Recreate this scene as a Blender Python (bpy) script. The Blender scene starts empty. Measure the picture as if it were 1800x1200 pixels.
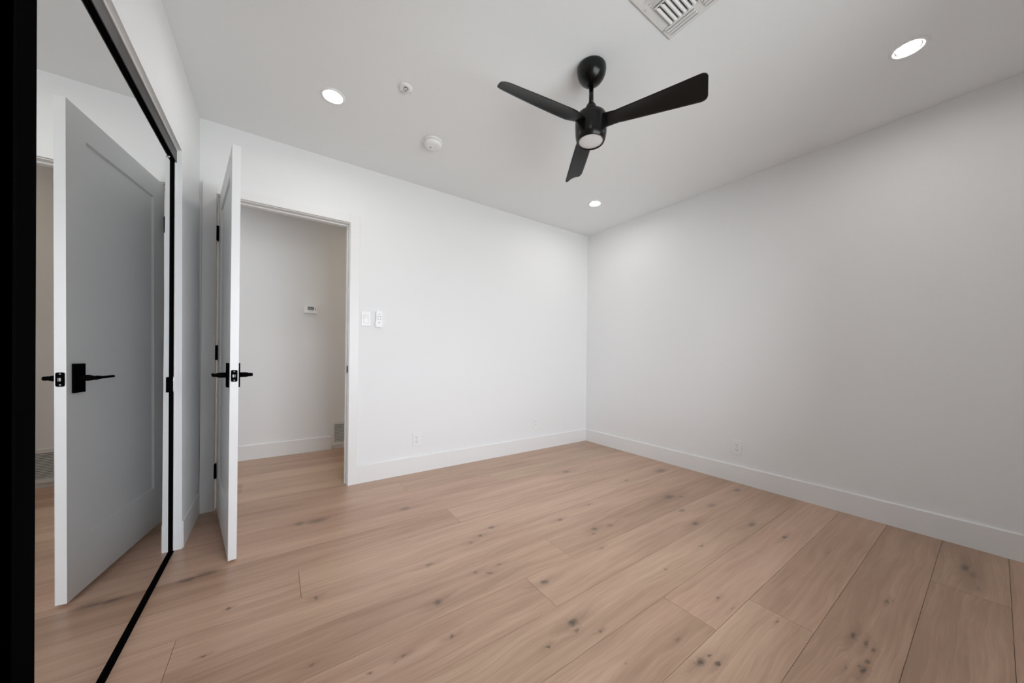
import bpy, bmesh, math, random
from math import sin, cos, pi, radians
from mathutils import Vector, Matrix

SC = bpy.context.scene
COL = SC.collection
random.seed(7)

# ------------------------------------------------------------------ camera
F_PX, W_PX = 593.24, 1800.0
cam_data = bpy.data.cameras.new('camera')
cam_data.sensor_fit = 'HORIZONTAL'
cam_data.sensor_width = 36.0
cam_data.lens = F_PX / W_PX * 36.0
cam_data.shift_y = 27.06 / W_PX
cam_data.clip_start = 0.02
cam_data.clip_end = 100.0
cam = bpy.data.objects.new('camera', cam_data)
COL.objects.link(cam)
yaw, roll = 0.6083, 0.0112
fw = Vector((sin(yaw), cos(yaw), 0.0))
rt0 = Vector((cos(yaw), -sin(yaw), 0.0))
up0 = Vector((0, 0, 1.0))
rt = rt0 * cos(roll) + up0 * sin(roll)
up = up0 * cos(roll) - rt0 * sin(roll)
rotm = Matrix((rt, up, -fw)).transposed()
cam.matrix_world = Matrix.Translation((-3.1397, -2.8978, 1.0178)) @ rotm.to_4x4()
SC.camera = cam

# ------------------------------------------------------------------ world, daylight, exposure
SC.view_settings.view_transform = 'Standard'
SC.view_settings.look = 'None'
SC.view_settings.gamma = 1.0
SC.view_settings.use_curve_mapping = False
SC.view_settings.exposure = 0.53

world = bpy.data.worlds.new('overcast_sky')
SC.world = world
world.use_nodes = True
wn, wl = world.node_tree.nodes, world.node_tree.links
wn.clear()
w_out = wn.new('ShaderNodeOutputWorld')
w_bg = wn.new('ShaderNodeBackground')
w_tc = wn.new('ShaderNodeTexCoord')
w_sep = wn.new('ShaderNodeSeparateXYZ')
w_ramp = wn.new('ShaderNodeValToRGB')
w_map = wn.new('ShaderNodeMapRange')
w_map.inputs['From Min'].default_value = -1.0
w_map.inputs['From Max'].default_value = 1.0
wl.new(w_tc.outputs['Generated'], w_sep.inputs[0])
wl.new(w_sep.outputs['Z'], w_map.inputs['Value'])
wl.new(w_map.outputs[0], w_ramp.inputs[0])
w_ramp.color_ramp.elements[0].position = 0.44
w_ramp.color_ramp.elements[0].color = (0.66, 0.69, 0.70, 1)   # pale paving outside
w_ramp.color_ramp.elements[1].position = 0.52
w_ramp.color_ramp.elements[1].color = (0.93, 0.98, 1.05, 1)     # overcast sky
wl.new(w_ramp.outputs[0], w_bg.inputs[0])
w_bg.inputs[1].default_value = 7.6
wl.new(w_bg.outputs[0], w_out.inputs[0])

# room dimensions (metres): right back corner at the origin, room towards -x and -y
H = 2.511
XR, YB = 0.0, 0.0
YF = -3.42                      # window wall behind the camera
XL, WLEAN, LEAN = -3.537, 0.0076, 0.0045       # closet wall leans a little out of plumb
XM = -3.5738                     # mirror plane
HALL_Y, HALL_X0, HALL_X1 = 1.215, -4.9, -0.9
DX0, DX1, DZ = -3.463, -2.684, 2.044   # door opening
WIN = (-2.85, -1.08, 0.60, 2.10)

portal = bpy.data.lights.new('window_daylight', 'AREA')
portal.shape = 'RECTANGLE'
portal.size = WIN[1] - WIN[0]
portal.size_y = WIN[3] - WIN[2]
portal.cycles.is_portal = True
po = bpy.data.objects.new('window_daylight', portal)
po.location = ((WIN[0] + WIN[1]) / 2, YF - 0.10, (WIN[2] + WIN[3]) / 2)
po.rotation_euler = (radians(90), 0, 0)
COL.objects.link(po)

# ------------------------------------------------------------------ materials
def new_mat(name):
    m = bpy.data.materials.new(name)
    m.use_nodes = True
    return m, m.node_tree.nodes, m.node_tree.links, m.node_tree.nodes['Principled BSDF']

def simple(name, col, rough=0.5, metal=0.0, noise=0.0, nscale=40.0, bump=0.0, spec=0.5):
    m, n, l, b = new_mat(name)
    b.inputs['Base Color'].default_value = (*col, 1)
    b.inputs['Roughness'].default_value = rough
    b.inputs['Metallic'].default_value = metal
    b.inputs['Specular IOR Level'].default_value = spec
    if noise or bump:
        tc = n.new('ShaderNodeTexCoord')
        nz = n.new('ShaderNodeTexNoise')
        nz.inputs['Scale'].default_value = nscale
        nz.inputs['Detail'].default_value = 4
        l.new(tc.outputs['Object'], nz.inputs['Vector'])
        if noise:
            mr = n.new('ShaderNodeMapRange')
            mr.inputs['To Min'].default_value = 1 - noise
            mr.inputs['To Max'].default_value = 1 + noise
            l.new(nz.outputs[0], mr.inputs[0])
            mx = n.new('ShaderNodeVectorMath'); mx.operation = 'SCALE'
            mx.inputs[0].default_value = col
            l.new(mr.outputs[0], mx.inputs['Scale'])
            l.new(mx.outputs[0], b.inputs['Base Color'])
        if bump:
            bp = n.new('ShaderNodeBump')
            bp.inputs['Strength'].default_value = bump
            bp.inputs['Distance'].default_value = 0.002
            l.new(nz.outputs[0], bp.inputs['Height'])
            l.new(bp.outputs[0], b.inputs['Normal'])
    return m

M = {}
M['wall'] = simple('wall_paint', (0.850, 0.856, 0.858), 0.75, noise=0.012, nscale=60, bump=0.05, spec=0.3)
M['ceiling'] = simple('ceiling_paint', (0.865, 0.885, 0.890), 0.85, noise=0.012, nscale=60, bump=0.05, spec=0.2)
M['trim'] = simple('trim_paint', (0.84, 0.84, 0.835), 0.38, noise=0.006, nscale=20, spec=0.4)
M['door'] = simple('door_paint', (0.82, 0.82, 0.82), 0.32, noise=0.006, nscale=20, spec=0.45)
M['black'] = simple('black_powder_coat', (0.003, 0.003, 0.0033), 0.6, noise=0.1, nscale=200, spec=0.0)
M['fascia'] = simple('bronze_black_aluminium', (0.016, 0.013, 0.012), 0.40, noise=0.1, nscale=150, spec=0.4)
M['blackgloss'] = simple('black_gloss_enamel', (0.003, 0.003, 0.003), 0.25, noise=0.05, nscale=80, spec=0.32)
M['blade'] = simple('black_satin_blade', (0.004, 0.004, 0.004), 0.42, noise=0.1, nscale=60, spec=0.3)
M['plastic'] = simple('white_plastic', (0.87, 0.87, 0.865), 0.35, noise=0.005, nscale=30)
M['plasticgrey'] = simple('pale_grey_plastic', (0.55, 0.55, 0.54), 0.4, noise=0.02, nscale=30)
M['dark'] = simple('dark_recess', (0.03, 0.03, 0.03), 0.7, noise=0.1, nscale=50)
M['ventdark'] = simple('vent_duct_and_edge_shade', (0.02, 0.02, 0.02), 0.8, noise=0.1, nscale=50)
M['gapshade'] = simple('grey_gap_shade', (0.16, 0.16, 0.155), 0.8, noise=0.1, nscale=50)
M['screen'] = simple('lcd_screen', (0.075, 0.08, 0.075), 0.25, noise=0.15, nscale=120)
M['metal'] = simple('satin_steel', (0.36, 0.36, 0.35), 0.3, 1.0, noise=0.03, nscale=90)
M['chrome'] = simple('chrome', (0.8, 0.8, 0.8), 0.15, 1.0, noise=0.02, nscale=90)
M['vent'] = simple('vent_enamel', (0.78, 0.78, 0.77), 0.45, noise=0.01, nscale=40)
M['mirror'] = simple('mirror_glass', (0.81, 0.815, 0.81), 0.004, 1.0, noise=0.004, nscale=2)
M['lensoff'] = simple('frosted_lens', (0.72, 0.72, 0.72), 0.5, noise=0.01, nscale=40)
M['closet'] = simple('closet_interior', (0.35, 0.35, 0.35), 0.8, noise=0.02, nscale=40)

def emis(name, col, strength):
    m, n, l, b = new_mat(name)
    b.inputs['Base Color'].default_value = (0.9, 0.9, 0.9, 1)
    b.inputs['Emission Color'].default_value = (*col, 1)
    b.inputs['Emission Strength'].default_value = strength
    tc = n.new('ShaderNodeTexCoord'); nz = n.new('ShaderNodeTexNoise')
    nz.inputs['Scale'].default_value = 90
    l.new(tc.outputs['Object'], nz.inputs['Vector'])
    mr = n.new('ShaderNodeMapRange'); mr.inputs['To Min'].default_value = 0.30; mr.inputs['To Max'].default_value = 0.36
    l.new(nz.outputs[0], mr.inputs[0]); l.new(mr.outputs[0], b.inputs['Roughness'])
    return m
M['lamp'] = emis('led_lens', (1.0, 0.975, 0.945), 125.0)
M['halllamp'] = emis('warm_led_lens', (1.0, 0.78, 0.52), 200.0)

# window glass: clear pane with fresnel reflection
m, n, l, b = new_mat('window_glass')
n.remove(b)
tr = n.new('ShaderNodeBsdfTransparent'); gl = n.new('ShaderNodeBsdfGlossy'); fr = n.new('ShaderNodeFresnel'); mxs = n.new('ShaderNodeMixShader')
gl.inputs['Roughness'].default_value = 0.01
fr.inputs['IOR'].default_value = 1.45
l.new(fr.outputs[0], mxs.inputs[0]); l.new(tr.outputs[0], mxs.inputs[1]); l.new(gl.outputs[0], mxs.inputs[2])
l.new(mxs.outputs[0], n['Material Output'].inputs[0])
M['glass'] = m

# ---- oak floor: long grain, knots where this floor has them, a tint per plank
KNOTS = [(-2.996, -1.275, 0.0082, 0.0168, 0.8), (-2.584, -1.584, 0.0188, 0.022, 0.8), (-2.609, -1.775, 0.0108, 0.01, 0.9), (-2.778, -1.754, 0.0092, 0.0085, 0.6), (-2.308, -1.542, 0.0139, 0.012, 0.7), (-2.361, -1.499, 0.0121, 0.0114, 0.7), (-2.182, -1.225, 0.0117, 0.013, 0.9), (-2.08, -1.182, 0.0225, 0.0198, 0.7), (-2.26, -1.262, 0.0122, 0.0143, 0.5), (-2.43, -0.651, 0.0345, 0.0297, 0.5), (-2.52, -1.322, 0.0184, 0.0158, 0.6), (-2.236, -1.509, 0.0108, 0.0092, 0.6), (-3.019, -0.506, 0.03, 0.0297, 0.6), (-2.925, -0.523, 0.062, 0.0448, 0.6), (-2.137, -1.733, 0.0208, 0.0184, 0.85), (-2.197, -1.973, 0.0219, 0.018, 1), (-2.214, -2.009, 0.0106, 0.0089, 0.8), (-2.348, -2.0, 0.0094, 0.0092, 0.9), (-1.938, -2.245, 0.0172, 0.0103, 0.5), (-1.965, -2.336, 0.022, 0.0139, 1), (-1.919, -2.372, 0.0135, 0.0086, 1), (-1.911, -2.343, 0.0092, 0.0058, 0.9), (-1.588, -2.228, 0.0085, 0.0058, 0.9), (-1.602, -2.286, 0.0139, 0.0057, 0.5), (-1.533, -2.416, 0.0114, 0.0058, 0.8), (-2.14, -2.061, 0.0067, 0.0058, 0.7), (-2.176, -2.195, 0.005, 0.0028, 0.6), (-3.288, -1.152, 0.0061, 0.0072, 0.9), (-3.334, -1.381, 0.0081, 0.0071, 0.9), (-3.461, -0.826, 0.0331, 0.0261, 0.7), (-3.401, -0.815, 0.045, 0.0361, 0.6), (-3.037, -1.619, 0.007, 0.0094, 0.5), (-2.807, -1.762, 0.0041, 0.005, 0.5), (-2.887, -1.757, 0.003, 0.0045, 0.8), (-1.582, -1.537, 0.0216, 0.0179, 0.8), (-1.628, -1.569, 0.0099, 0.0072, 0.8), (-1.467, -1.561, 0.0228, 0.0158, 0.6), (-1.674, -1.34, 0.0197, 0.0156, 0.8), (-1.354, -1.287, 0.0135, 0.0092, 0.7), (-1.016, -0.711, 0.0366, 0.0291, 0.7), (-0.272, -1.161, 0.0771, 0.0483, 0.6), (-0.738, -1.14, 0.0269, 0.0192, 0.6), (-0.76, -1.526, 0.0545, 0.0341, 0.75), (-0.68, -1.573, 0.0297, 0.0177, 0.5), (-0.899, -1.697, 0.0328, 0.0202, 0.6), (-1.007, -1.84, 0.0308, 0.0197, 0.8), (-0.647, -1.772, 0.0478, 0.0255, 0.5), (-0.189, -1.751, 0.0461, 0.0244, 0.7), (-0.724, -2.043, 0.0396, 0.0211, 0.7), (-1.232, -1.984, 0.0164, 0.0085, 0.7), (-1.704, -1.696, 0.01, 0.0078, 0.6), (-1.591, -1.988, 0.0106, 0.0064, 0.7), (-0.736, -2.209, 0.0255, 0.0099, 0.9), (-0.738, -2.394, 0.0139, 0.0036, 0.9), (-0.337, -2.815, 0.0444, 0.015, 1), (-0.398, -2.839, 0.0461, 0.016, 0.5), (-1.377, -2.601, 0.022, 0.0112, 1), (-1.387, -2.635, 0.0228, 0.0081, 0.8), (-1.408, -2.656, 0.0142, 0.0082, 0.8), (-1.547, -2.654, 0.0216, 0.0085, 1), (-1.49, -2.655, 0.0135, 0.0061, 0.8), (-1.537, -2.642, 0.0113, 0.0054, 0.7), (-1.009, -2.64, 0.0134, 0.0045, 0.8), (-1.533, -2.417, 0.0106, 0.0045, 0.7), (-1.584, -2.616, 0.0144, 0.0058, 0.45), (-0.543, -2.858, 0.02, 0.008, 0.5), (-0.982, -2.653, 0.0086, 0.0032, 0.6)]
def floor_material():
    m, n, l, b = new_mat('oak_plank_floor')
    def math_(op, a, c=None, clamp=False):
        x = n.new('ShaderNodeMath'); x.operation = op; x.use_clamp = clamp
        for i, v in enumerate((a, c)):
            if v is None: continue
            if isinstance(v, (int, float)): x.inputs[i].default_value = v
            else: l.new(v, x.inputs[i])
        return x.outputs[0]
    def vmath(op, a, c):
        x = n.new('ShaderNodeVectorMath'); x.operation = op
        for i, v in enumerate((a, c)):
            if v is None: continue
            if isinstance(v, tuple): x.inputs[i].default_value = v
            else: l.new(v, x.inputs[i])
        return x
    def noise(vec, scale, detail=4, rough=0.55, dist=0.0):
        x = n.new('ShaderNodeTexNoise')
        x.inputs['Scale'].default_value = scale; x.inputs['Detail'].default_value = detail
        x.inputs['Roughness'].default_value = rough; x.inputs['Distortion'].default_value = dist
        l.new(vec, x.inputs['Vector'])
        return x
    def rng(v, a, c, d, e, smooth=False):
        x = n.new('ShaderNodeMapRange')
        if smooth: x.interpolation_type = 'SMOOTHSTEP'
        for nm, val in zip(('From Min', 'From Max', 'To Min', 'To Max'), (a, c, d, e)):
            x.inputs[nm].default_value = val
        l.new(v, x.inputs[0])
        return x.outputs[0]
    tc = n.new('ShaderNodeTexCoord')
    at = n.new('ShaderNodeAttribute'); at.attribute_name = 'plank'
    asep = n.new('ShaderNodeSeparateColor'); l.new(at.outputs['Color'], asep.inputs[0])
    r1, r2, r3 = asep.outputs
    P = tc.outputs['Object']
    # wobble so that knots are ragged
    wob = noise(P, 55, 3)
    wv = vmath('SUBTRACT', wob.outputs['Color'], (0.5, 0.5, 0.5))
    wv2 = vmath('SCALE', wv.outputs[0], None); wv2.inputs['Scale'].default_value = 0.022
    PK = vmath('ADD', P, wv2.outputs[0]).outputs[0]
    core = halo = None
    for (kx, ky, ka, kb, ks) in KNOTS:
        d = vmath('SUBTRACT', PK, (kx, ky, 0)).outputs[0]
        d = vmath('MULTIPLY', d, (1 / (ka * 1.2), 1 / (kb * .95), 0)).outputs[0]
        ln = n.new('ShaderNodeVectorMath'); ln.operation = 'LENGTH'; l.new(d, ln.inputs[0])
        c = rng(ln.outputs['Value'], 0.1, 1.25, ks, 0.0, True)
        d2 = vmath('MULTIPLY', d, (0.42, 1.0, 0)).outputs[0]
        ln2 = n.new('ShaderNodeVectorMath'); ln2.operation = 'LENGTH'; l.new(d2, ln2.inputs[0])
        h = rng(ln2.outputs['Value'], 0.2, 2.5, ks, 0.0, True)
        core = c if core is None else math_('MAXIMUM', core, c)
        halo = h if halo is None else math_('MAXIMUM', halo, h)
    sep = n.new('ShaderNodeSeparateXYZ'); l.new(P, sep.inputs[0])
    off = math_('MULTIPLY', r2, 37.0)
    # grain coordinates: bend round the knots and wander slowly
    slow = noise(vmath('MULTIPLY', P, (1.3, 4.0, 1)).outputs[0], 1.0, 2)
    yb = math_('ADD', sep.outputs['Y'], math_('MULTIPLY', halo, 0.022))
    yb = math_('ADD', yb, math_('MULTIPLY', math_('SUBTRACT', slow.outputs[0], 0.5), 0.10))
    cmb = n.new('ShaderNodeCombineXYZ')
    l.new(math_('ADD', sep.outputs['X'], off), cmb.inputs[0]); l.new(yb, cmb.inputs[1]); l.new(off, cmb.inputs[2])
    G = cmb.outputs[0]
    fine = noise(vmath('MULTIPLY', G, (7, 190, 1)).outputs[0], 1.0, 3, 0.6)
    mid = noise(vmath('MULTIPLY', G, (1.6, 22, 1)).outputs[0], 1.0, 4, 0.55)
    broad = noise(vmath('MULTIPLY', G, (0.9, 5.0, 1)).outputs[0], 1.0, 3, 0.5)
    ring = n.new('ShaderNodeTexWave'); ring.wave_type = 'BANDS'; ring.bands_direction = 'Y'; ring.wave_profile = 'SAW'
    ring.inputs['Scale'].default_value = 1.0; ring.inputs['Distortion'].default_value = 7.6
    ring.inputs['Detail'].default_value = 2.0; ring.inputs['Detail Scale'].default_value = 0.8
    l.new(vmath('MULTIPLY', G, (0.8, 11, 1)).outputs[0], ring.inputs['Vector'])
    # base tints
    ramp = n.new('ShaderNodeValToRGB')
    e = ramp.color_ramp.elements
    e[0].position = 0.0; e[0].color = (0.356, 0.223, 0.148, 1)
    e[1].position = 1.0; e[1].color = (0.578, 0.397, 0.287, 1)
    em = e.new(0.5); em.color = (0.469, 0.307, 0.213, 1)
    v = math_('ADD', math_('MULTIPLY', mid.outputs[0], 0.85), math_('MULTIPLY', broad.outputs[0], 0.75))
    v = math_('ADD', v, math_('MULTIPLY', fine.outputs[0], 0.50))
    v = math_('ADD', v, math_('MULTIPLY', ring.outputs['Fac'], 0.10))
    v = math_('ADD', v, math_('MULTIPLY', math_('SUBTRACT', r1, 0.5), 0.62))
    v = rng(v, 0.78, 1.43, 0.0, 1.0)
    l.new(v, ramp.inputs[0])
    # plank hue: some pinker, some yellower
    hue = n.new('ShaderNodeMix'); hue.data_type = 'RGBA'
    hue.inputs['A'].default_value = (1.03, 0.975, 0.98, 1); hue.inputs['B'].default_value = (0.985, 1.01, 0.965, 1)
    l.new(r3, hue.inputs['Factor'])
    mul = n.new('ShaderNodeMix'); mul.data_type = 'RGBA'; mul.blend_type = 'MULTIPLY'; mul.inputs['Factor'].default_value = 1.0
    l.new(ramp.outputs[0], mul.inputs['A']); l.new(hue.outputs['Result'], mul.inputs['B'])
    # halo and core of the knots
    k1 = n.new('ShaderNodeMix'); k1.data_type = 'RGBA'; k1.blend_type = 'MULTIPLY'
    k1.inputs['B'].default_value = (0.50, 0.45, 0.41, 1)
    l.new(math_('MULTIPLY', halo, 0.42), k1.inputs['Factor']); l.new(mul.outputs['Result'], k1.inputs['A'])
    k2 = n.new('ShaderNodeMix'); k2.data_type = 'RGBA'
    k2.inputs['B'].default_value = (0.062, 0.046, 0.038, 1)
    l.new(math_('MULTIPLY', core, 0.86), k2.inputs['Factor']); l.new(k1.outputs['Result'], k2.inputs['A'])
    l.new(k2.outputs['Result'], b.inputs['Base Color'])
    rg = rng(fine.outputs[0], 0.2, 0.8, 0.29, 0.40)
    l.new(rg, b.inputs['Roughness'])
    b.inputs['Specular IOR Level'].default_value = 0.62
    bp = n.new('ShaderNodeBump'); bp.inputs['Strength'].default_value = 0.10; bp.inputs['Distance'].default_value = 0.001
    l.new(fine.outputs[0], bp.inputs['Height']); l.new(bp.outputs[0], b.inputs['Normal'])
    return m
M['floor'] = floor_material()
M['gap'] = simple('plank_groove', (0.10, 0.062, 0.04), 0.8, noise=0.1, nscale=30)

# ------------------------------------------------------------------ mesh helpers
def add_box(bm, x0, x1, y0, y1, z0, z1, lean=0.0, bevel=0.0, mi=0):
    nb = bmesh.new() if bevel else bm
    vs = [nb.verts.new((x, y, z)) for x in (x0, x1) for y in (y0, y1) for z in (z0, z1)]
    fs = []
    for q in ((0, 1, 3, 2), (4, 6, 7, 5), (0, 4, 5, 1), (2, 3, 7, 6), (0, 2, 6, 4), (1, 5, 7, 3)):
        fs.append(nb.faces.new([vs[i] for i in q]))
    if bevel:
        bmesh.ops.bevel(nb, geom=list(nb.edges), offset=bevel, segments=2, profile=0.5, affect='EDGES')
        merge(bm, nb, mi, lean)
        nb.free()
    else:
        for f in fs: f.material_index = mi
        if lean:
            for v in vs: v.co.x -= lean * v.co.z
    return bm

def merge(bm, nb, mi=0, lean=0.0, mat=None):
    mp = {}
    for v in nb.verts:
        c = v.co.copy()
        if mat is not None: c = mat @ c
        if lean: c.x -= lean * c.z
        mp[v] = bm.verts.new(c)
    for f in nb.faces:
        try:
            g = bm.faces.new([mp[v] for v in f.verts]); g.material_index = mi; g.smooth = f.smooth
        except ValueError:
            pass

def lathe(bm, profile, seg=48, center=(0, 0, 0), mi=0, axis='Z', close=True):
    """profile: list of (radius, height); end caps where the radius is 0"""
    rings = []
    for r, h in profile:
        if r < 1e-6:
            rings.append([bm.verts.new(axpt(0, 0, h, axis, center))])
        else:
            rings.append([bm.verts.new(axpt(r * cos(2 * pi * i / seg), r * sin(2 * pi * i / seg), h, axis, center)) for i in range(seg)])
    for a, c in zip(rings[:-1], rings[1:]):
        for i in range(seg):
            j = (i + 1) % seg
            if len(a) == 1 and len(c) == 1: continue
            if len(a) == 1: f = bm.faces.new((a[0], c[i], c[j]))
            elif len(c) == 1: f = bm.faces.new((a[i], a[j], c[0]))
            else: f = bm.faces.new((a[i], a[j], c[j], c[i]))
            f.smooth = True; f.material_index = mi

def axpt(u, v, h, axis, c):
    if axis == 'Z': p = (u, v, h)
    elif axis == 'Y': p = (u, h, v)
    else: p = (h, u, v)
    return (p[0] + c[0], p[1] + c[1], p[2] + c[2])

def prism(bm, pts, h0, h1, plane='XY', mi=0):
    """extrude a polygon between two heights; plane names the polygon's two axes"""
    def P(a, c, h):
        return {'XY': (a, c, h), 'XZ': (a, h, c), 'YZ': (h, a, c)}[plane]
    lo = [bm.verts.new(P(a, c, h0)) for a, c in pts]
    hi = [bm.verts.new(P(a, c, h1)) for a, c in pts]
    n = len(pts)
    fs = [bm.faces.new(lo[::-1]), bm.faces.new(hi)]
    for i in range(n):
        fs.append(bm.faces.new((lo[i], lo[(i + 1) % n], hi[(i + 1) % n], hi[i])))
    for f in fs: f.material_index = mi

def rrect(x0, x1, y0, y1, r, seg=5):
    pts = []
    for cx, cy, a0 in ((x1 - r, y1 - r, 0), (x0 + r, y1 - r, 90), (x0 + r, y0 + r, 180), (x1 - r, y0 + r, 270)):
        for i in range(seg + 1):
            a = radians(a0 + 90 * i / seg)
            pts.append((cx + r * cos(a), cy + r * sin(a)))
    return pts

def obj(name, bm, mats, parent=None, origin=None):
    """link one mesh object; origin given in world (or parent) space"""
    bmesh.ops.recalc_face_normals(bm, faces=list(bm.faces))
    me = bpy.data.meshes.new(name)
    if origin is not None:
        bmesh.ops.translate(bm, verts=list(bm.verts), vec=-Vector(origin))
    bm.to_mesh(me); bm.free()
    for mm in (mats if isinstance(mats, (list, tuple)) else [mats]):
        me.materials.append(mm)
    o = bpy.data.objects.new(name, me)
    COL.objects.link(o)
    if origin is not None: o.location = origin
    if parent is not None: o.parent = parent
    return o

def tag(o, label, cat=None, group=None, kind=None):
    o['label'] = label
    if cat: o['category'] = cat
    if group: o['group'] = group
    if kind: o['kind'] = kind
    return o

def thing(name, label, cat, loc=(0, 0, 0), group=None):
    o = bpy.data.objects.new(name, None)
    o.empty_display_size = 0.05
    COL.objects.link(o)
    o.location = loc
    return tag(o, label, cat, group)

def copy_thing(root, loc, label, rotz=None):
    r = root.copy(); COL.objects.link(r); r.location = loc; r['label'] = label
    if rotz is not None: r.rotation_euler = (0, 0, rotz)
    for ch in list(root.children):
        c = ch.copy(); COL.objects.link(c); c.parent = r
        for g in list(ch.children):
            d = g.copy(); COL.objects.link(d); d.parent = c
    return r

def BM(): return bmesh.new()

# ------------------------------------------------------------------ the shell
# floor: one surface of separate oak boards
bm = BM()
lay = bm.loops.layers.float_color.new('plank')
PW, G = 0.2125, 0.0007
known = {-1: -0.635, 1: -1.484, 2: -1.776, 4: -2.192, 5: -1.896, 6: -3.424, 7: -3.047, 8: -2.205, 10: -1.63, 11: -2.322, 14: -3.35}
tone = {-2: (.30, .5), -1: (.20, .7), 0: (.33, .7), 1: (.55, .5), 2: (.62, .3), 3: (.60, .4), 4: (.55, .4), 5: (.42, .6), 6: (.62, .4), 7: (.60, .4), 8: (.40, .5), 9: (.52, .3)}
XF0, XF1 = -4.9, 0.02
for row in range(-4, 19):
    y0 = -2.728 + PW * row
    y1 = y0 + PW
    rr = random.Random(100 + row)
    k0 = known.get(row, -3.75 - rr.uniform(0, .8))
    joints = [j for j in (k0 - 2.2, k0) if XF0 + 0.15 < j and (j == k0 or j < -3.7)]
    xs = [XF0] + joints + [XF1]
    for a, c in zip(xs[:-1], xs[1:]):
        t = tone.get(row, (rr.uniform(.35, .65), rr.random()))
        col = (min(1, max(0, t[0] + rr.uniform(-.13, .13))), rr.random(), min(1, max(0, t[1] + rr.uniform(-.3, .3))), 1)
        gx, gy = G, G
        vt = [bm.verts.new(p) for p in ((a + gx, y0 + gy, 0), (c - gx, y0 + gy, 0), (c - gx, y1 - gy, 0), (a + gx, y1 - gy, 0))]
        vb = [bm.verts.new((v.co.x, v.co.y, -0.012)) for v in vt]
        fs = [bm.faces.new(vt)]
        for i in range(4):
            fs.append(bm.faces.new((vt[i], vb[i], vb[(i + 1) % 4], vt[(i + 1) % 4])))
        for f in fs:
            for lp in f.loops: lp[lay] = col
add_box(bm, XF0, XF1, -3.70, 1.40, -0.06, -0.003, mi=1)
o = obj('floor', bm, [M['floor'], M['gap']])
tag(o, 'knotty light oak plank floor running through the room and hall', 'floor', kind='structure')

bm = BM(); add_box(bm, -5.0, 0.15, YF - 0.15, 1.40, H, H + 0.12)
tag(obj('ceiling', bm, M['ceiling']), 'flat white painted ceiling above the bedroom', 'ceiling', kind='structure')

# back wall with the door opening
bm = BM()
JT = 0.018                                    # jamb thickness: rough opening is that much larger
add_box(bm, -5.0, DX0 - JT, 0, 0.11, 0, H)
add_box(bm, DX0 - JT, DX1 + JT, 0, 0.11, DZ + JT, H)
add_box(bm, DX1 + JT, 0.15, 0, 0.11, 0, H)
tag(obj('wall_back', bm, M['wall']), 'bright white wall with the doorway, switches and two outlets', 'wall', kind='structure')

bm = BM(); add_box(bm, 0, 0.15, YF - 0.15, 0, 0, H)
tag(obj('wall_right', bm, M['wall']), 'long plain white wall at the right with one outlet', 'wall', kind='structure')

# closet wall: strip beside the corner, header over the closet, strip near the window wall
CY0, CY1, CZ = -2.99, -0.48, 2.063
bm = BM()
add_box(bm, XL - 0.13, XL, CY1, 0, 0, H, lean=WLEAN)
add_box(bm, XL - 0.13, XL, CY0, CY1, CZ, H, lean=WLEAN)
add_box(bm, XL - 0.13, XL, YF, CY0, 0, H, lean=WLEAN)
tag(obj('wall_left', bm, M['wall']), 'white wall at the left around the mirrored closet', 'wall', kind='structure')

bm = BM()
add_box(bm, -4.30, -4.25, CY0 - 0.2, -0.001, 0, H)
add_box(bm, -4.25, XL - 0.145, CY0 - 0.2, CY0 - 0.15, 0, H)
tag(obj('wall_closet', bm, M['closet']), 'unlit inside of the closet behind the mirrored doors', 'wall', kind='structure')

# window wall behind the camera
x0, x1, z0, z1 = WIN
bm = BM()
add_box(bm, -5.0, x0, YF - 0.15, YF, 0, H)
add_box(bm, x1, 0.0, YF - 0.15, YF, 0, H)
add_box(bm, x0, x1, YF - 0.15, YF, 0, z0)
add_box(bm, x0, x1, YF - 0.15, YF, z1, H)
tag(obj('wall_front', bm, M['wall']), 'white window wall behind the viewpoint', 'wall', kind='structure')
win = bpy.data.objects.new('window_1', None); COL.objects.link(win)
win.location = ((x0 + x1) / 2, YF - 0.075, z0)
tag(win, 'wide two-pane window in the wall behind the viewpoint', 'window', kind='structure')
wx, wz = (x1 - x0) / 2, z1 - z0
bm = BM()
for a in ((-wx, -wx + .05, 0, wz), (wx - .05, wx, 0, wz), (-wx, wx, 0, .05), (-wx, wx, wz - .05, wz), (-.03, .03, 0, wz)):
    add_box(bm, a[0], a[1], -.03, .03, a[2], a[3])
obj('window_frame', bm, M['trim'], win)
for s in (-1, 1):
    bm = BM(); add_box(bm, min(s * .03, s * (wx - .05)), max(s * .03, s * (wx - .05)), -.003, .003, .05, wz - .05)
    obj('window_pane', bm, M['glass'], win)
bm = BM(); add_box(bm, -wx - .04, wx + .04, .076, .12, -.03, 0.0, bevel=.004)
obj('window_sill', bm, M['trim'], win)

# hall beyond the doorway
bm = BM(); add_box(bm, -5.0, 0.15, HALL_Y, HALL_Y + 0.12, 0, H)
tag(obj('wall_hall', bm, M['wall']), 'white hallway wall seen through the open doorway', 'wall', kind='structure')
bm = BM(); add_box(bm, -5.0, HALL_X0 + .02, .11, HALL_Y, 0, H)
tag(obj('wall_hall_left', bm, M['wall']), 'white end wall closing the hallway on the left', 'wall', kind='structure')
bm = BM(); add_box(bm, HALL_X1, HALL_X1 + .1, .11, HALL_Y, 0, H)
tag(obj('wall_hall_right', bm, M['wall']), 'white end wall closing the hallway on the right', 'wall', kind='structure')

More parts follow.
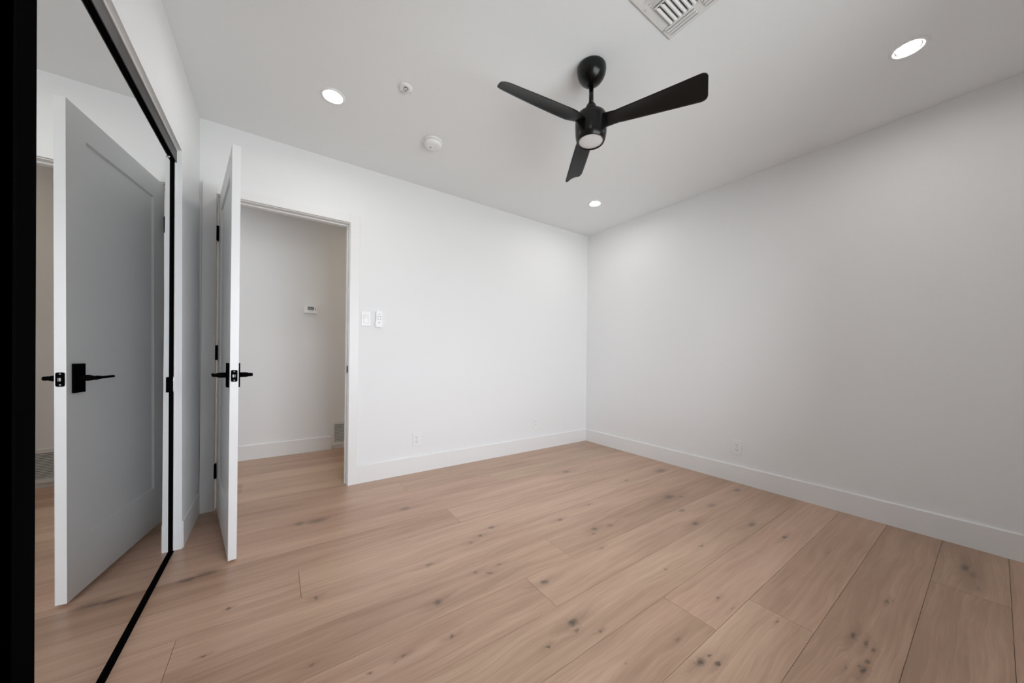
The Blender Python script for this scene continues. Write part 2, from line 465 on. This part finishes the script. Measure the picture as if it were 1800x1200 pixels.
# baseboards: square boards with an eased top edge
BH, BT = 0.1415, 0.014
def base_profile(t=BT, h=BH):
    return [(0, 0), (t, 0), (t, h - .005), (t - .004, h), (0, h)]
def baseboard_y(name, label, xa, xb, ywall, sgn):
    bm = BM()
    prism(bm, [(ywall + sgn * a, c) for a, c in base_profile()], xa, xb, 'YZ')
    tag(obj(name, bm, M['trim']), label, 'baseboard', kind='structure')
baseboard_y('baseboard_back', 'white baseboard along the doorway wall to the corner', -2.611, -BT, 0.0, -1)
baseboard_y('baseboard_hall', 'white baseboard at the foot of the hallway wall', HALL_X0 + .02, -2.649, HALL_Y, -1)
bm = BM(); prism(bm, [(-a, c) for a, c in base_profile()], YF, 0.0, 'XZ')
tag(obj('baseboard_right', bm, M['trim']), 'white baseboard along the long right wall', 'baseboard', kind='structure')
bm = BM(); prism(bm, [(XL + a - WLEAN * c, c) for a, c in base_profile(.004)], CY1 + .012, -.0184, 'XZ')
tag(obj('baseboard_left', bm, M['trim']), 'short white baseboard between the closet and the door casing', 'baseboard', kind='structure')

# door casing and jamb
CT, CI = 0.018, 0.005
bm = BM()
add_box(bm, -3.536, DX0 - CI, -CT, 0, 0, 2.112, bevel=.0012)
add_box(bm, DX1 + CI, -2.611, -CT, 0, 0, 2.112, bevel=.0012)
add_box(bm, DX0 - CI, DX1 + CI, -CT, 0, DZ + CI, 2.112, bevel=.0012)
tag(obj('trim_1', bm, M['trim']), 'flat white casing around the doorway', 'door casing', kind='structure')
bm = BM()
add_box(bm, DX0 - JT, DX0, -.002, .112, 0, DZ + JT)
add_box(bm, DX1, DX1 + JT, -.002, .112, 0, DZ + JT)
add_box(bm, DX0, DX1, -.002, .112, DZ, DZ + JT)
# stops
add_box(bm, DX0, DX0 + .010, .040, .075, 0, DZ, bevel=.001)
add_box(bm, DX1 - .010, DX1, .040, .075, 0, DZ, bevel=.001)
add_box(bm, DX0 + .010, DX1 - .010, .040, .075, DZ - .010, DZ, bevel=.001)
jamb = tag(obj('trim_2', bm, M['trim']), 'white door jamb with stops lining the doorway', 'door jamb', kind='structure')
bm = BM()
prism(bm, rrect(.004, .034, .877, .933, .006), DX1 - .0022, DX1 + .001, 'YZ')
add_box(bm, DX1 - .006, DX1 - .002, -.004, .006, .884, .926, bevel=.001)
tag(obj('strike_plate', bm, M['black'], jamb), 'small black strike plate')

# ------------------------------------------------------------------ the door, swung into the room
hx, hy = -3.4548, -.008
door = bpy.data.objects.new('door_1', None); COL.objects.link(door)
door.location = (hx, hy, 0.012)
tag(door, 'white single-panel bedroom door standing open beside the mirrored closet', 'door', kind='structure')
DA = math.atan2(.1300, .775)                  # swing past the wall's normal
# door space: +u along the leaf from the hinge, +w thickness (room face at w=0, other face at w=DT), z up
DW, DT, DH = 0.777, 0.0330, 2.022
door.rotation_euler = (0, 0, -pi / 2 + DA)
DINV = (Matrix.Translation(door.location) @ Matrix.Rotation(-pi / 2 + DA, 4, 'Z')).inverted()
# leaf: stiles and rails with a recessed flat panel on both faces
bm = BM()
ST, RT, RB = 0.115, 0.115, 0.225
def leaf_face(w, wr, sgn):
    """outer frame face at w, panel face at wr, sloped reveal between"""
    o4 = [(0, 0), (DW, 0), (DW, DH), (0, DH)]
    i4 = [(ST, RB), (DW - ST, RB), (DW - ST, DH - RT), (ST, DH - RT)]
    vo = [bm.verts.new((u, w, z)) for u, z in o4]
    vi = [bm.verts.new((u, w, z)) for u, z in i4]
    vp = [bm.verts.new((u + (.006 if u < DW / 2 else -.006), wr, z + (.006 if z < 1 else -.006))) for u, z in i4]
    for i in range(4):
        j = (i + 1) % 4
        bm.faces.new((vo[i], vo[j], vi[j], vi[i]))
        bm.faces.new((vi[i], vi[j], vp[j], vp[i]))
    bm.faces.new(vp)
    return vo
A = leaf_face(0, .009, -1)
B = leaf_face(DT, DT - .009, 1)
for i in range(4):
    j = (i + 1) % 4
    bm.faces.new((A[i], A[j], B[j], B[i]))
obj('door_leaf', bm, M['door'], door)

def lever_set(side):
    """backplate and lever on one face; side -1 = room face (w=0), +1 = hall face (w=DT)"""
    w0 = 0.0 if side < 0 else DT
    zc = 0.912 - 0.012
    uc = DW - 0.060
    bm = BM()
    a, c = sorted((w0, w0 + side * .009))
    add_box(bm, uc - .032, uc + .032, a, c, zc - .060, zc + .060, bevel=.0015)
    plate = obj('handle_plate', bm, M['black'], door)
    bm = BM()
    # spindle, neck, then the lever running back towards the hinge
    prof = [(0, 0), (.0125, 0), (.0125, .026), (.0105, .034), (.008, .042), (.008, .054), (0, .056)]
    lathe(bm, [(r, w0 + side * (.008 + h)) for r, h in prof], 20, (uc, 0, zc), axis='Y')
    nb = bmesh.new()
    y = w0 + side * .054
    secs = [(uc + .010, .0075, .0085), (uc - .006, .0085, .0090), (uc - .026, .0078, .0075), (uc - .040, .0068, .0056), (uc - .113, .0066, .0052), (uc - .116, .0058, .0044)]
    rings = []
    for u, hw, hz in secs:
        rings.append([nb.verts.new((u, y + hw * cos(2 * pi * i / 12), zc + hz * sin(2 * pi * i / 12))) for i in range(12)])
    for r0, r1 in zip(rings[:-1], rings[1:]):
        for i in range(12):
            nb.faces.new((r0[i], r0[(i + 1) % 12], r1[(i + 1) % 12], r1[i])).smooth = True
    nb.faces.new(rings[0][::-1]); nb.faces.new(rings[-1])
    merge(bm, nb); nb.free()
    obj('lever', bm, M['black'], plate)
lever_set(-1); lever_set(1)
# latch in the edge
zc = 0.910 - 0.012
bm = BM(); prism(bm, rrect(DT / 2 - .0127, DT / 2 + .0127, zc - .0285, zc + .0285, .006), DW - .001, DW + .0018, 'YZ')
lp = obj('latch_plate', bm, M['black'], door)
bm = BM()
pts = [(DT / 2 - .006, DW + .0015), (DT / 2 + .006, DW + .0015), (DT / 2 + .006, DW + .0035), (DT / 2 - .004, DW + .010), (DT / 2 - .006, DW + .010)]
lo = [bm.verts.new((u, w, zc - .0065)) for w, u in pts]; hi = [bm.verts.new((u, w, zc + .0065)) for w, u in pts]
bm.faces.new(lo); bm.faces.new(hi[::-1])
for i in range(5): bm.faces.new((lo[i], hi[i], hi[(i + 1) % 5], lo[(i + 1) % 5]))
tag(obj('latch_bolt', bm, M['metal'], lp), 'satin steel latch bolt')
for dz in (-.0215, .0215):
    bm = BM(); lathe(bm, [(0, DW + .0028), (.0024, DW + .0028), (.0036, DW + .0014)], 14, (0, DT / 2, zc + dz), axis='X')
    tag(obj('screw', bm, M['metal'], lp), 'steel countersunk screw')
# hinges: knuckle with a leaf on the door edge and one on the jamb
for hz in (1.798, 1.024, 0.255):
    z = hz - .012
    bm = BM()
    for k in range(5):
        lathe(bm, [(0, z - .048 + k * .0192 + .0006), (.0085, z - .048 + k * .0192 + .0006), (.0085, z - .048 + (k + 1) * .0192 - .0006), (0, z - .048 + (k + 1) * .0192 - .0006)], 14, (-.004, -.0066, 0))
    add_box(bm, -.0016, .0006, -.007, .030, z - .048, z + .048)            # leaf on the door edge
    nb = bmesh.new(); add_box(nb, DX0 - .0004, DX0 + .0016, -.007, .030, z - .036, z + .060)   # leaf on the jamb
    merge(bm, nb, 0, 0, DINV); nb.free()
    tag(obj('hinge', bm, M['black'], door), 'black butt hinge')

# ------------------------------------------------------------------ mirrored sliding closet doors
def lbox(bm, x0, x1, y0, y1, z0, z1, bevel=0.0, mi=0): add_box(bm, x0, x1, y0, y1, z0, z1, lean=LEAN, bevel=bevel, mi=mi)
# jamb liner of the closet opening
bm = BM()
lbox(bm, XM - .040, XL - .030, CY1 - .006, CY1, 0, CZ)
lbox(bm, XM - .040, XL - .030, CY0, CY1 - .006, CZ - .006, CZ)
lbox(bm, XM + .004, XM + .0150, CY0, CY1 - .006, CZ - .010, CZ)
tag(obj('trim_3', bm, M['trim']), 'narrow white liner inside the closet opening', 'trim', kind='structure')

def mirror_door(label, xm, y0, y1, z0, z1, stile_l, stile_r, pull):
    t = thing('sliding_mirror_door', label, 'mirror door', (xm, y1, 0), 'sliding mirror closet doors')
    og = (xm, y1, 0)
    def part(name, bm, m, par=t):
        bmesh.ops.translate(bm, verts=list(bm.verts), vec=-Vector(og))
        return obj(name, bm, m, par)
    bm = BM(); lbox(bm, xm - .006, xm, y0 + .01, y1 - .01, z0 + .008, z1 - .01); part('mirror_pane', bm, M['mirror'])
    # stiles: flat face with a raised lip
    bm = BM()
    lbox(bm, xm - .022, xm + .005, y1 - stile_r, y1, z0, z1, .0012)
    sr = part('stile', bm, M['black'])
    bm = BM()
    lbox(bm, xm - .022, xm + .005, y0, y0 + stile_l, z0, z1, .0012)
    lbox(bm, xm - .022, xm + .008, y0, y0 + stile_l * .35, z0, z1, .0012)
    part('stile', bm, M['black'])
    bm = BM(); lbox(bm, xm - .022, xm + .004, y0 + stile_l, y1 - stile_r, z1 - .034, z1, .001); part('top_rail', bm, M['black'])
    bm = BM(); lbox(bm, xm - .022, xm + .004, y0 + stile_l, y1 - stile_r, z0, z0 + .020, .001); part('bottom_rail', bm, M['black'])
    if pull:
        bm = BM()
        lbox(bm, xm, xm + .012, y1 - stile_r - .018, y1 - stile_r, .822, .898, .001)
        fp = part('finger_pull', bm, M['black'])
        bm = BM(); lbox(bm, xm + .0055, xm + .0125, y1 - stile_r - .0005, y1 - stile_r + .004, .823, .897, .0005)
        tag(part('pull_edge', bm, M['chrome'], fp), 'bright metal edge')
        bm = BM(); lathe(bm, [(0, xm + .0062 - LEAN * 1.97), (.004, xm + .0062 - LEAN * 1.97), (.004, xm - LEAN * 1.97)], 12, (0, y1 - stile_r - .06, 1.972), axis='X')
        tag(part('screw', bm, M['metal']), 'bright screw head')
    return t
mirror_door('black-framed mirror sliding door reflecting the open bedroom door', XM, -1.772, CY1 - .008, .006, 2.020, .078, .045, True)
mirror_door('black-framed mirror sliding door set further back, mostly outside the left edge', XM - .040, CY0 + .004, -1.69, .006, 2.020, .05, .05, False)

bm = BM()
lbox(bm, XM + .0085, XM + .0125, CY0 + .002, CY1 - .007, 1.994, CZ - .0105, .0008)
lbox(bm, XM - .075, XM + .0085, CY0 + .002, CY1 - .007, CZ - .024, CZ - .014)
tag(obj('closet_top_track', bm, M['fascia']), 'dark bronze track fascia over the mirrored closet doors', 'door track')
bm = BM()
lbox(bm, XM - .075, XM + .009, CY0 + .002, CY1 - .007, 0, .004, .001)
lbox(bm, XM - .019, XM - .016, CY0 + .002, CY1 - .007, .003, .006)
tag(obj('closet_floor_track', bm, M['black']), 'black floor track under the mirrored closet doors', 'door track')

# ------------------------------------------------------------------ ceiling fan
FX, FY = -1.826, -1.698
fan = thing('ceiling_fan', 'black three-blade ceiling fan with a round light under the hub', 'ceiling fan', (FX, FY, H))
def lz(bm, prof, seg=56): lathe(bm, [(r, z - H) for r, z in prof], seg)
bm = BM()
lz(bm, [(0, H), (.069, H), (.0725, H - .006), (.0735, H - .018), (.071, H - .036), (.064, H - .055), (.052, H - .072), (.036, H - .086), (.024, H - .092), (.018, H - .094), (0, H - .094)])
obj('canopy', bm, M['blackgloss'], fan)
bm = BM(); lz(bm, [(0, H - .09), (.0115, H - .09), (.0115, 2.30), (0, 2.30)], 24)
obj('downrod', bm, M['blackgloss'], fan)
bm = BM(); lz(bm, [(0, 2.322), (.016, 2.322), (.022, 2.317), (.027, 2.306), (.033, 2.284), (.036, 2.273), (.036, 2.258), (0, 2.258)], 40)
obj('downrod_collar', bm, M['blackgloss'], fan)
bm = BM()
lz(bm, [(0, 2.268), (.046, 2.268), (.062, 2.2655), (.073, 2.259), (.078, 2.248), (.0798, 2.232), (.0798, 2.200), (.078, 2.165), (.0745, 2.142), (.069, 2.128), (.0665, 2.124), (.0645, 2.125), (.0625, 2.131), (0, 2.131)])
motor = obj('motor_housing', bm, M['blackgloss'], fan)
bm = BM(); lz(bm, [(0, 2.1255), (.030, 2.1262), (.055, 2.1278), (.0622, 2.1300), (.0622, 2.134), (0, 2.134)], 48)
tag(obj('light_lens', bm, M['lensoff'], fan), 'pale frosted round lens, switched off')
def blade_mesh():
    """along +x from the hub; +y is the leading (counter-clockwise) side"""
    bm = BM()
    NR, NC, R0, R1 = 30, 12, .066, .522
    top, bot = [], []
    rc = .030
    for i in range(NR + 1):
        t = i / NR
        r = R0 + (R1 - R0) * (1 - (1 - t) ** 1.5)
        tt = max(-.1, (r - .12) / .38)
        al = .0754 + .363 * tt if tt > 0 else .0754
        if r < .13: al += .25 * (1 - (r - R0) / (.13 - R0))
        sp = .0455 + (.0520 - .0455) * tt
        sn = -.0432 + (-.0687 + .0432) * tt
        z = 2.2151 - .0093 * tt
        if r < .15:
            kk = (r - .066) / (.15 - .066)
            sp = .040 + (sp - .040) * kk; sn = -.040 + (sn + .040) * kk
        # rounded tip
        e = R1 - r
        cut = rc - math.sqrt(max(0, rc * rc - (rc - e) ** 2)) if e < rc else 0
        sp -= cut * .75; sn += cut * .75
        rt_, rb_ = [], []
        for j in range(NC + 1):
            q = j / NC
            s = sn + (sp - sn) * q
            camber = .010 * (4 * q * (1 - q)) * min(1, max(0, (r - .08) / .12))
            th = .0075 * math.sqrt(max(.02, 4 * q * (1 - q))) * (1 if e > .006 else .5)
            zz = z - s * math.sin(al) + camber
            yy = s * math.cos(al)
            rt_.append(bm.verts.new((r, yy, zz + th / 2 - H))); rb_.append(bm.verts.new((r, yy, zz - th / 2 - H)))
        top.append(rt_); bot.append(rb_)
    for i in range(NR):
        for j in range(NC):
            bm.faces.new((top[i][j], top[i + 1][j], top[i + 1][j + 1], top[i][j + 1])).smooth = True
            bm.faces.new((bot[i][j], bot[i][j + 1], bot[i + 1][j + 1], bot[i + 1][j])).smooth = True
        for j in (0, NC):
            bm.faces.new((top[i][j], bot[i][j], bot[i + 1][j], top[i + 1][j])).smooth = True
    for i in (0, NR):
        for j in range(NC):
            bm.faces.new((top[i][j], top[i][j + 1], bot[i][j + 1], bot[i][j]))
    return bm
b0 = obj('fan_blade', blade_mesh(), M['blade'], fan)
for k, a in enumerate((-65, 175, 55)):
    bb = b0 if k == 0 else b0.copy()
    if k: COL.objects.link(bb); bb.parent = fan
    bb.rotation_euler = (0, 0, radians(a) + .0129)

# ------------------------------------------------------------------ recessed lights
def recessed(label, loc, lamp):
    t = thing('recessed_light', label, 'ceiling light', loc, 'recessed ceiling lights')
    bm = BM(); lathe(bm, [(.0460, .0015), (.0480, -.0045), (.0550, -.0060), (.0625, -.0045), (.0655, 0), (.0655, .002), (.0460, .002)], 56)
    obj('trim_ring', bm, M['plastic'], t)
    bm = BM(); lathe(bm, [(0, -.0015), (.030, -.0010), (.0465, .0008), (.0465, .003), (0, .003)], 48)
    tag(obj('lens', bm, lamp, t), 'glowing white lens')
    return t
r0 = recessed('lit recessed light above the doorway, left of the sprinkler', (-2.888, -.698, H), M['lamp'])
copy_thing(r0, (-.682, -2.648, H), 'lit recessed light nearest the upper right corner, right of the fan')
copy_thing(r0, (-.630, -.668, H), 'lit recessed light in the far corner, below the fan in view')
copy_thing(r0, (-2.888, -2.648, H), 'lit recessed light overhead near the closet, out of view')
M['hallfill'] = emis('hall_fill_lens', (0.97, 0.99, 1.04), 290.0)
recessed('added fill light in the hallway ceiling left of the doorway, unseen', (-4.25, .66, H), M['hallfill'])  # added fill lamp, unseen, to brighten the hall
rh = recessed('warm recessed light in the hallway ceiling, out of view', (-1.75, .66, H), M['halllamp'])

# ------------------------------------------------------------------ sprinkler and smoke detector
t = thing('fire_sprinkler', 'small white ceiling sprinkler between the left light and the fan', 'sprinkler', (-2.565, -1.006, H))
bm = BM(); lathe(bm, [(0, 0), (.036, 0), (.0365, -.002), (.034, -.005), (.020, -.0075), (.014, -.0075), (.014, -.003), (0, -.003)], 40)
obj('escutcheon', bm, M['plastic'], t)
bm = BM()
lathe(bm, [(0, -.003), (.0085, -.003), (.0085, -.012), (.005, -.014), (0, -.014)], 20)
for s in (-1, 1):
    add_box(bm, s * .0075 - .0015, s * .0075 + .0015, -.002, .002, -.026, -.010)
lathe(bm, [(0, -.0255), (.011, -.0255), (.011, -.0275), (0, -.0275)], 24)
obj('sprinkler_head', bm, M['chrome'], t)
bm = BM(); lathe(bm, [(0, -.013), (.0022, -.014), (.0022, -.024), (0, -.025)], 12)
tag(obj('glass_bulb', bm, M['dark'], t), 'dark glass bulb')

t = thing('smoke_detector', 'round white smoke detector on the ceiling above the doorway wall', 'smoke detector', (-2.262, -.645, H))
bm = BM(); lathe(bm, [(0, 0), (.064, 0), (.066, -.003), (.066, -.009), (.0635, -.012), (.056, -.012), (0, -.012)], 56)
obj('base', bm, M['plastic'], t)
bm = BM(); lathe(bm, [(0, -.011), (.0545, -.011), (.0545, -.015), (0, -.015)], 56)
tag(obj('shadow_gap', bm, M['plasticgrey'], t), 'grey vent gap')
bm = BM(); lathe(bm, [(0, -.0145), (.058, -.0145), (.059, -.017), (.057, -.030), (.052, -.0365), (.040, -.039), (0, -.0395)], 56)
cov = obj('cover', bm, M['plastic'], t)
bm = BM(); lathe(bm, [(0, -.0410), (.007, -.0408), (.008, -.0392), (.008, -.037), (0, -.037)], 20, (-.012, .012, 0))
tag(obj('test_button', bm, M['plasticgrey'], cov), 'grey round test button')
bm = BM(); lathe(bm, [(0, -.0400), (.004, -.0398), (.004, -.037), (0, -.037)], 14, (.018, .006, 0))
obj('indicator', bm, M['plasticgrey'], cov)

# ------------------------------------------------------------------ ceiling register
VX, VY = -1.648, -2.017
t = thing('ceiling_vent', 'white slatted air vent in the ceiling at the top edge', 'air vent', (VX, VY, H))
VWX, VWY = 0.300, 0.345            # size along -x and -y
RX0, RX1, RY0, RY1 = -VWX + .034, -.072, -.327, -.038     # louvre field
bm = BM()
zt, zb = -.0022, -.0055
add_box(bm, -VWX, RX0, -VWY, 0, zb, zt, bevel=.0012)
add_box(bm, RX1, 0, -VWY, 0, zb, zt, bevel=.0012)
add_box(bm, RX0, RX1, RY1, 0, zb, zt, bevel=.0012)
add_box(bm, RX0, RX1, -VWY, RY0, zb, zt, bevel=.0012)
frame = obj('frame', bm, M['vent'], t)
bm = BM(); add_box(bm, RX0 - .002, RX1 + .002, RY0 - .002, RY1 + .002, -.0009, -.0002)
tag(obj('duct', bm, M['ventdark'], t), 'dark opening behind the slats')
bm = BM()
# slats along x: thin curved blades, tilted, with a clipped inner end
xa, xb = -.186, RX1 + .002
k = 0
y = RY1 - .004
while y > RY0 + .01:
    v = []
    for (dy, dz) in ((0, -.0115), (-.0055, -.0125), (-.0110, -.0085), (-.0130, -.0030)):
        cl = .010 if dz > -.010 else 0.0
        v.append(((xa + cl, y + dy, dz), (xb, y + dy, dz)))
    vv = [[bm.verts.new(p) for p in q] for q in v]
    wv_ = [[bm.verts.new((p[0], p[1], p[2] + .0010)) for p in q] for q in v]
    for a_, c_ in zip(vv[:-1], vv[1:]): bm.faces.new((a_[0], a_[1], c_[1], c_[0]))
    for a_, c_ in zip(wv_[:-1], wv_[1:]): bm.faces.new((a_[1], a_[0], c_[0], c_[1]))
    bm.faces.new((vv[0][0], wv_[0][0], wv_[0][1], vv[0][1])); bm.faces.new((vv[-1][1], wv_[-1][1], wv_[-1][0], vv[-1][0]))
    for e_ in (0, 1): bm.faces.new([q[e_] for q in vv] + [q[e_] for q in wv_[::-1]])
    y -= .0207
# cross bars and the bank of slats along y at the left
add_box(bm, -.192, -.184, RY0, RY1, -.010, -.0008)
xx = -.206
while xx > RX0 + .008:
    nb = bmesh.new(); add_box(nb, -.0075, .0075, RY0, RY1, -.0006, .0006)
    merge(bm, nb, 0, 0, Matrix.Translation((xx, 0, -.0065)) @ Matrix.Rotation(radians(40), 4, 'Y')); nb.free()
    xx -= .019
obj('slats', bm, M['vent'], t)
bm = BM(); add_box(bm, -VWX + .002, -.002, -VWY + .002, -.0008, -.0022, 0)  # dark sheet stands in for the shadow gap between plate and ceiling
tag(obj('edge_shade', bm, M['ventdark'], t), 'dark sheet painted as the shade line behind the plate edge')
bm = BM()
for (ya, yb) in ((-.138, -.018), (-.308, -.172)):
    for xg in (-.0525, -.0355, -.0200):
        add_box(bm, xg - .0014, xg + .0014, ya, yb, -.0060, -.0050)  # grey strips painted in as the shadow gaps between the side slats
tag(obj('side_gap_shade', bm, M['gapshade'], t), 'grey strips painted as shade between the side slats')
# rolled side slats near the right edge, in two lengths
for (ya, yb) in ((-.140, -.014), (-.310, -.170)):
    bm = BM()
    for (xc, hh) in ((-.062, .008), (-.044, .007), (-.028, .006)):
        v0 = [(-.0080, -.005), (-.007, -hh - .0025), (.002, -hh - .0035), (.0065, -.005)]
        lo = [bm.verts.new((xc + a_, ya + .003 * (c_ < -.004), c_)) for a_, c_ in v0]
        hi = [bm.verts.new((xc + a_, yb - .003 * (c_ < -.004), c_)) for a_, c_ in v0]
        bm.faces.new(lo); bm.faces.new(hi[::-1])
        for i in range(4): bm.faces.new((lo[i], hi[i], hi[(i + 1) % 4], lo[(i + 1) % 4]))
    obj('side_slats', bm, M['vent'], t)
for sx, sy in ((-.062, -.006), (-.212, -.013)):
    bm = BM(); lathe(bm, [(0, -.0075), (.003, -.0070), (.0042, -.0053), (0, -.0053)], 14, (sx, sy, 0))
    obj('screw', bm, M['plasticgrey'], frame)

# ------------------------------------------------------------------ switch, remote, outlets
def plate_thing(name, label, cat, loc, rotz, group=None):
    t = thing(name, label, cat, loc, group); t.rotation_euler = (0, 0, rotz); return t
# local space: x across, -y out of the wall, z up
t = plate_thing('light_switch', 'white rocker light switch plate just right of the door casing', 'light switch', (-2.556, 0, 1.310), 0)
bm = BM()
add_box(bm, -.035, .035, -.0055, 0, -.0575, .0575, bevel=.002)
pl_ = obj('switch_plate', bm, M['plastic'], t)
bm = BM()
v = [(-.0055, -.033), (-.0055, .033), (-.0115, .033), (-.0070, 0), (-.0060, -.033)]
prism(bm, v, -.0165, .0165, 'YZ')
obj('rocker', bm, M['plastic'], t)
bm = BM(); add_box(bm, -.0185, .0185, -.0060, -.005, -.0355, .0355); obj('rocker_recess', bm, M['plasticgrey'], pl_)

t = plate_thing('fan_remote', 'white handheld fan remote in a wall cradle right of the light switch', 'remote control', (-2.459, 0, 1.315), 0)
bm = BM(); prism(bm, rrect(-.029, .029, -.068, -.015, .014), -.016, 0, 'XZ'); prism(bm, rrect(-.026, .026, -.066, .060, .012), -.004, 0, 'XZ'); obj('cradle', bm, M['plastic'], t)
bm = BM(); prism(bm, rrect(-.0235, .0235, -.062, .066, .012), -.022, -.004, 'XZ'); rb_ = obj('remote_body', bm, M['plastic'], t)
for bx, bz in ((0, .040), (-.010, .018), (.010, .018), (-.010, -.002), (.010, -.002), (0, -.030)):
    bm = BM(); lathe(bm, [(0, -.0238), (.0042, -.0235), (.005, -.022), (0, -.021)], 14, (bx, 0, bz), axis='Y')
    obj('button', bm, M['plasticgrey'], rb_)

def outlet(label, loc, rotz):
    t = plate_thing('wall_outlet', label, 'wall outlet', loc, rotz, 'duplex wall outlets')
    bm = BM(); add_box(bm, -.035, .035, -.0055, 0, -.0575, .0575, bevel=.002); obj('cover_plate', bm, M['plastic'], t)
    for s in (-1, 1):
        bm = BM(); prism(bm, rrect(-.0165, .0165, s * .0195 - .0145, s * .0195 + .0145, .008), -.0075, -.0040, 'XZ')
        rc_ = obj('receptacle', bm, M['plastic'], t)
        bm = BM()
        add_box(bm, -.0075, -.0055, -.0079, -.0070, s * .0195 - .001, s * .0195 + .0065)
        add_box(bm, .0055, .0075, -.0079, -.0070, s * .0195 - .001, s * .0195 + .0065)
        lathe(bm, [(0, -.0079), (.0026, -.0079), (.0026, -.007), (0, -.007)], 12, (0, 0, s * .0195 - .007), axis='Y')
        tag(obj('slots', bm, M['dark'], rc_), 'dark plug slots')
    bm = BM(); lathe(bm, [(0, -.0068), (.003, -.0064), (.003, -.005), (0, -.005)], 12, axis='Y'); obj('screw', bm, M['plasticgrey'], t)
    return t
o0 = outlet('white outlet low on the doorway wall, nearer the doorway', (-2.131, 0, .288), 0)
copy_thing(o0, (-.797, 0, .294), 'white outlet low on the doorway wall, near the far corner')
copy_thing(o0, (0, -1.673, .289), 'white outlet low on the long right wall', -pi / 2)

# ------------------------------------------------------------------ in the hall
t = plate_thing('thermostat', 'white thermostat with a dark display on the hallway wall', 'thermostat', (-2.858, HALL_Y, 1.487), 0)
bm = BM(); prism(bm, rrect(-.062, .062, -.044, .040, .005), -.006, 0, 'XZ'); obj('wall_plate', bm, M['plastic'], t)
bm = BM(); add_box(bm, -.058, .058, -.028, -.006, -.040, .040, bevel=.005); tb = obj('body', bm, M['plastic'], t)
bm = BM(); add_box(bm, -.026, .032, -.0292, -.027, -.006, .030, bevel=.0005); tag(obj('display', bm, M['screen'], t), 'dark grey liquid crystal display')
bm = BM(); add_box(bm, .042, .048, -.0292, -.027, -.010, .024, bevel=.0005); tag(obj('side_button', bm, M['screen'], tb), 'dark narrow button')
for bx in (-.006, .016):
    bm = BM(); prism(bm, rrect(bx - .005, bx + .005, -.022, -.015, .002), -.0295, -.027, 'XZ'); obj('button', bm, M['plasticgrey'], tb)

t = plate_thing('return_air_grille', 'white louvred return air grille low on the hallway wall', 'air vent', (-2.649, HALL_Y, .034), 0)
GW, GH = .42, .258
bm = BM()
add_box(bm, 0, .030, -.012, 0, 0, GH, bevel=.002); add_box(bm, GW - .030, GW, -.012, 0, 0, GH, bevel=.002)
add_box(bm, .030, GW - .030, -.012, 0, 0, .034, bevel=.002); add_box(bm, .030, GW - .030, -.012, 0, GH - .032, GH, bevel=.002)
obj('frame', bm, M['vent'], t)
bm = BM(); add_box(bm, .028, GW - .028, -.002, 0, .032, GH - .030); tag(obj('duct', bm, M['ventdark'], t), 'dark opening behind the louvres')
bm = BM()
z = .038
while z < GH - .034:
    nb = bmesh.new(); add_box(nb, .029, GW - .029, -.0048, .0048, -.0006, .0006)
    merge(bm, nb, 0, 0, Matrix.Translation((0, -.0075, z + .003)) @ Matrix.Rotation(radians(40), 4, 'X')); nb.free()
    z += .0118
obj('louvres', bm, M['vent'], t)
